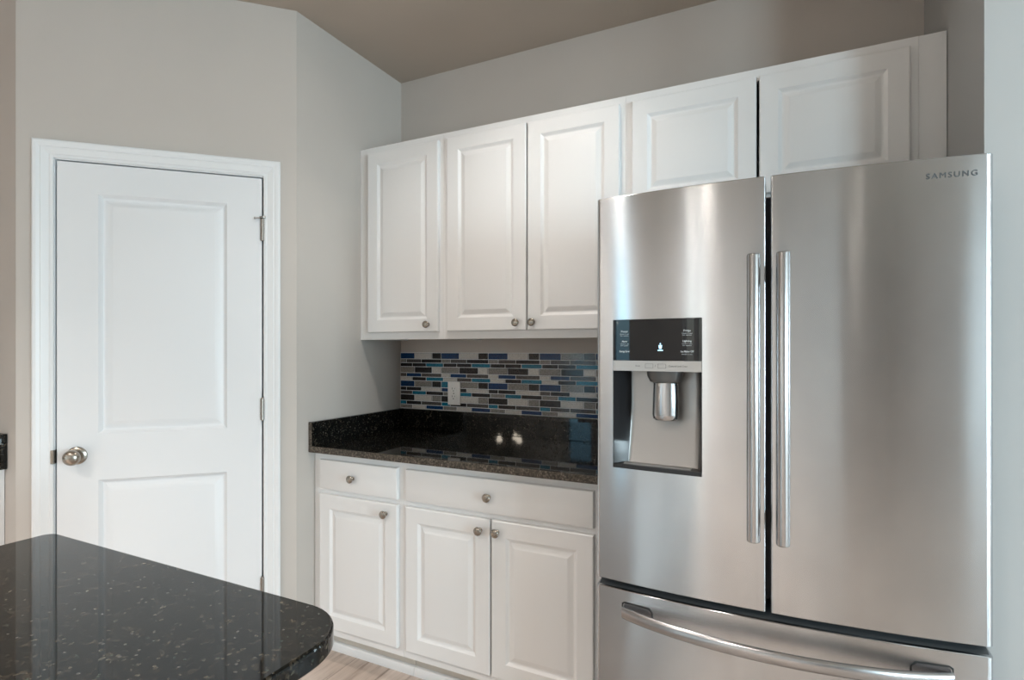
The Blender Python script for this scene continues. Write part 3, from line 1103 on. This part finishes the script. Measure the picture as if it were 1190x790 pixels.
bm.faces.new(rings[0][::-1]); bm.faces.new(rings[-1])
link_mesh('island_top', bm, M_granite, isl, angle=13)
bm = bmesh.new()
box(bm, .38 - .80, 1.00 - .80, -3.66 + 2.87, -1.775 + 2.87, .10, .884)
box(bm, .43 - .80, .95 - .80, -3.6 + 2.87, -1.83 + 2.87, 0, .10)
link_mesh('island_base', bm, M_cab, isl, smooth=False)
for k in range(3):
    bm = bmesh.new()
    y0 = -3.63 + k * .62
    # doors on the side facing the refrigerator
    panel_front(bm, y0, y0 + .59, .14, .85, .0, -.02, [(y0 + .06, y0 + .53, .2, .79)], .004, CAB_RINGS)
    for v in bm.verts:
        a, b, c = v.co
        v.co = (1.0005 - .80 - b, a + 2.87, c)
    link_mesh('end_panel', bm, M_cab, isl, angle=14)

# ------------------------------------------------------------------ second granite counter at the left edge of the view
sx1 = -.735
sc = thing('side_countertop', 'black granite counter end just visible at the left edge beyond the pantry door', 'countertop', (-1.9, ey - .32, ZB))
bm = boxes((XL + .003 + 1.9, sx1 + 1.9, -.63 + .32 + .0, .3185, 0, .028), bev=.002)
link_mesh('countertop_slab', bm, M_granite, sc, angle=15)
bm = boxes((XL + .003 + 1.9, sx1 + 1.9, .2985, .3185, .0283, .1295), bev=.0015)
link_mesh('back_splash', bm, M_granite, sc)
sb = thing('side_base_cabinet', 'white base cabinet under the granite counter at the left edge of the view', 'cabinet', (-1.9, ey - .32, 0))
bm = boxes((XL + .003 + 1.9, sx1 - .02 + 1.9, -.27, .318, .105, ZB - .001))
link_mesh('carcass', bm, M_cab, sb, smooth=False)
link_mesh('toe_kick', boxes((XL + .003 + 1.9, sx1 - .02 + 1.9, -.20, .318, 0, .104)), M_kick, sb, smooth=False)
for k in range(3):
    bm = bmesh.new()
    a = XL + .10 + 1.9 + k * .90
    panel_front(bm, a, a + .86, .15, .86, -.2705, -.290, [(a + .06, a + .80, .21, .80)], .004, CAB_RINGS)
    link_mesh('cabinet_door', bm, M_cab, sb, angle=14)

# ------------------------------------------------------------------ ceiling lamps and chandelier (outside the view, seen in reflections)
def downlight(x, y, power, label):
    t = thing('recessed_ceiling_light', label, 'ceiling light', (x, y, H), 0, 'recessed ceiling lights')
    bm = bmesh.new()
    lathe(bm, [(.072, .0), (.095, .0), (.096, .004), (.090, .007), (.074, .006), (.072, .0)], (0, 0, -.0005), (0, 0, -1), 36)
    link_mesh('trim_ring', bm, M_trim, t)
    bm = bmesh.new()
    lathe(bm, [(0, .0), (.0715, .0), (.0715, .003), (0, .003)], (0, 0, -.0006), (0, 0, -1), 36)
    link_mesh('lens', bm, M_lens, t)
    d = bpy.data.lights.new('lamp_light', 'AREA')
    d.shape = 'DISK'; d.size = .13; d.energy = power; d.color = (1, .935, .87)
    d.spread = math.radians(118)
    o = bpy.data.objects.new('lamp_light', d)
    COL.objects.link(o)
    o.parent = t
    o.location = (0, 0, -.012)
for (x, y, p, lab) in ((.95, -.98, 4, 'recessed round ceiling light over the walkway, closest to the granite counter'),
                       (1.19, -3.2, 17, 'recessed round ceiling light above the island, second row, on the refrigerator side'),
                       (.14, -3.2, 17, 'recessed round ceiling light above the island, second row, on the pantry side'),
                       (3.4, -6.3, 5, 'added unseen ceiling light that brightens the hallway beyond the rear opening'),  # added lamp, lifts the black hallway reflected in the right door
                       (.73, -4.5, 15, 'recessed round ceiling light in the rear row, on the refrigerator side'),
                       (-.95, -4.5, 15, 'recessed round ceiling light in the rear row, beside the narrow glass door')):
    downlight(x, y, p, lab)

ch = thing('chandelier', 'small nickel chandelier with three glowing bulbs over the dining spot', 'chandelier', (-1.43, -4.3, 0))
bm = bmesh.new()
lathe(bm, [(0, 0), (.06, 0), (.05, .02), (.008, .03), (.006, 1.02), (.02, 1.04), (.025, 1.09), (0, 1.11)], (0, 0, H - .0005), (0, 0, -1), 20)
for k in range(3):
    a = 2 * PI * k / 3 + .4
    pts = [(.02, 1.67), (.07, 1.60), (.13, 1.60), (.16, 1.64)]
    for (r0, z0), (r1, z1) in zip(pts[:-1], pts[1:]):
        p0 = Vector((r0 * math.cos(a), r0 * math.sin(a), z0)); p1 = Vector((r1 * math.cos(a), r1 * math.sin(a), z1))
        lathe(bm, [(0, 0), (.005, 0), (.005, (p1 - p0).length), (0, (p1 - p0).length)], p0, (p1 - p0), 10)
link_mesh('chandelier_frame', bm, M_nickel, ch)
for k in range(3):
    a = 2 * PI * k / 3 + .4
    bm = bmesh.new()
    lathe(bm, [(0, 0), (.018, 0), (.020, .02), (.033, .045), (.038, .065), (.030, .09), (0, .10)], (.16 * math.cos(a), .16 * math.sin(a), 1.635), (0, 0, 1), 18)
    link_mesh('bulb', bm, M_bulb, ch)
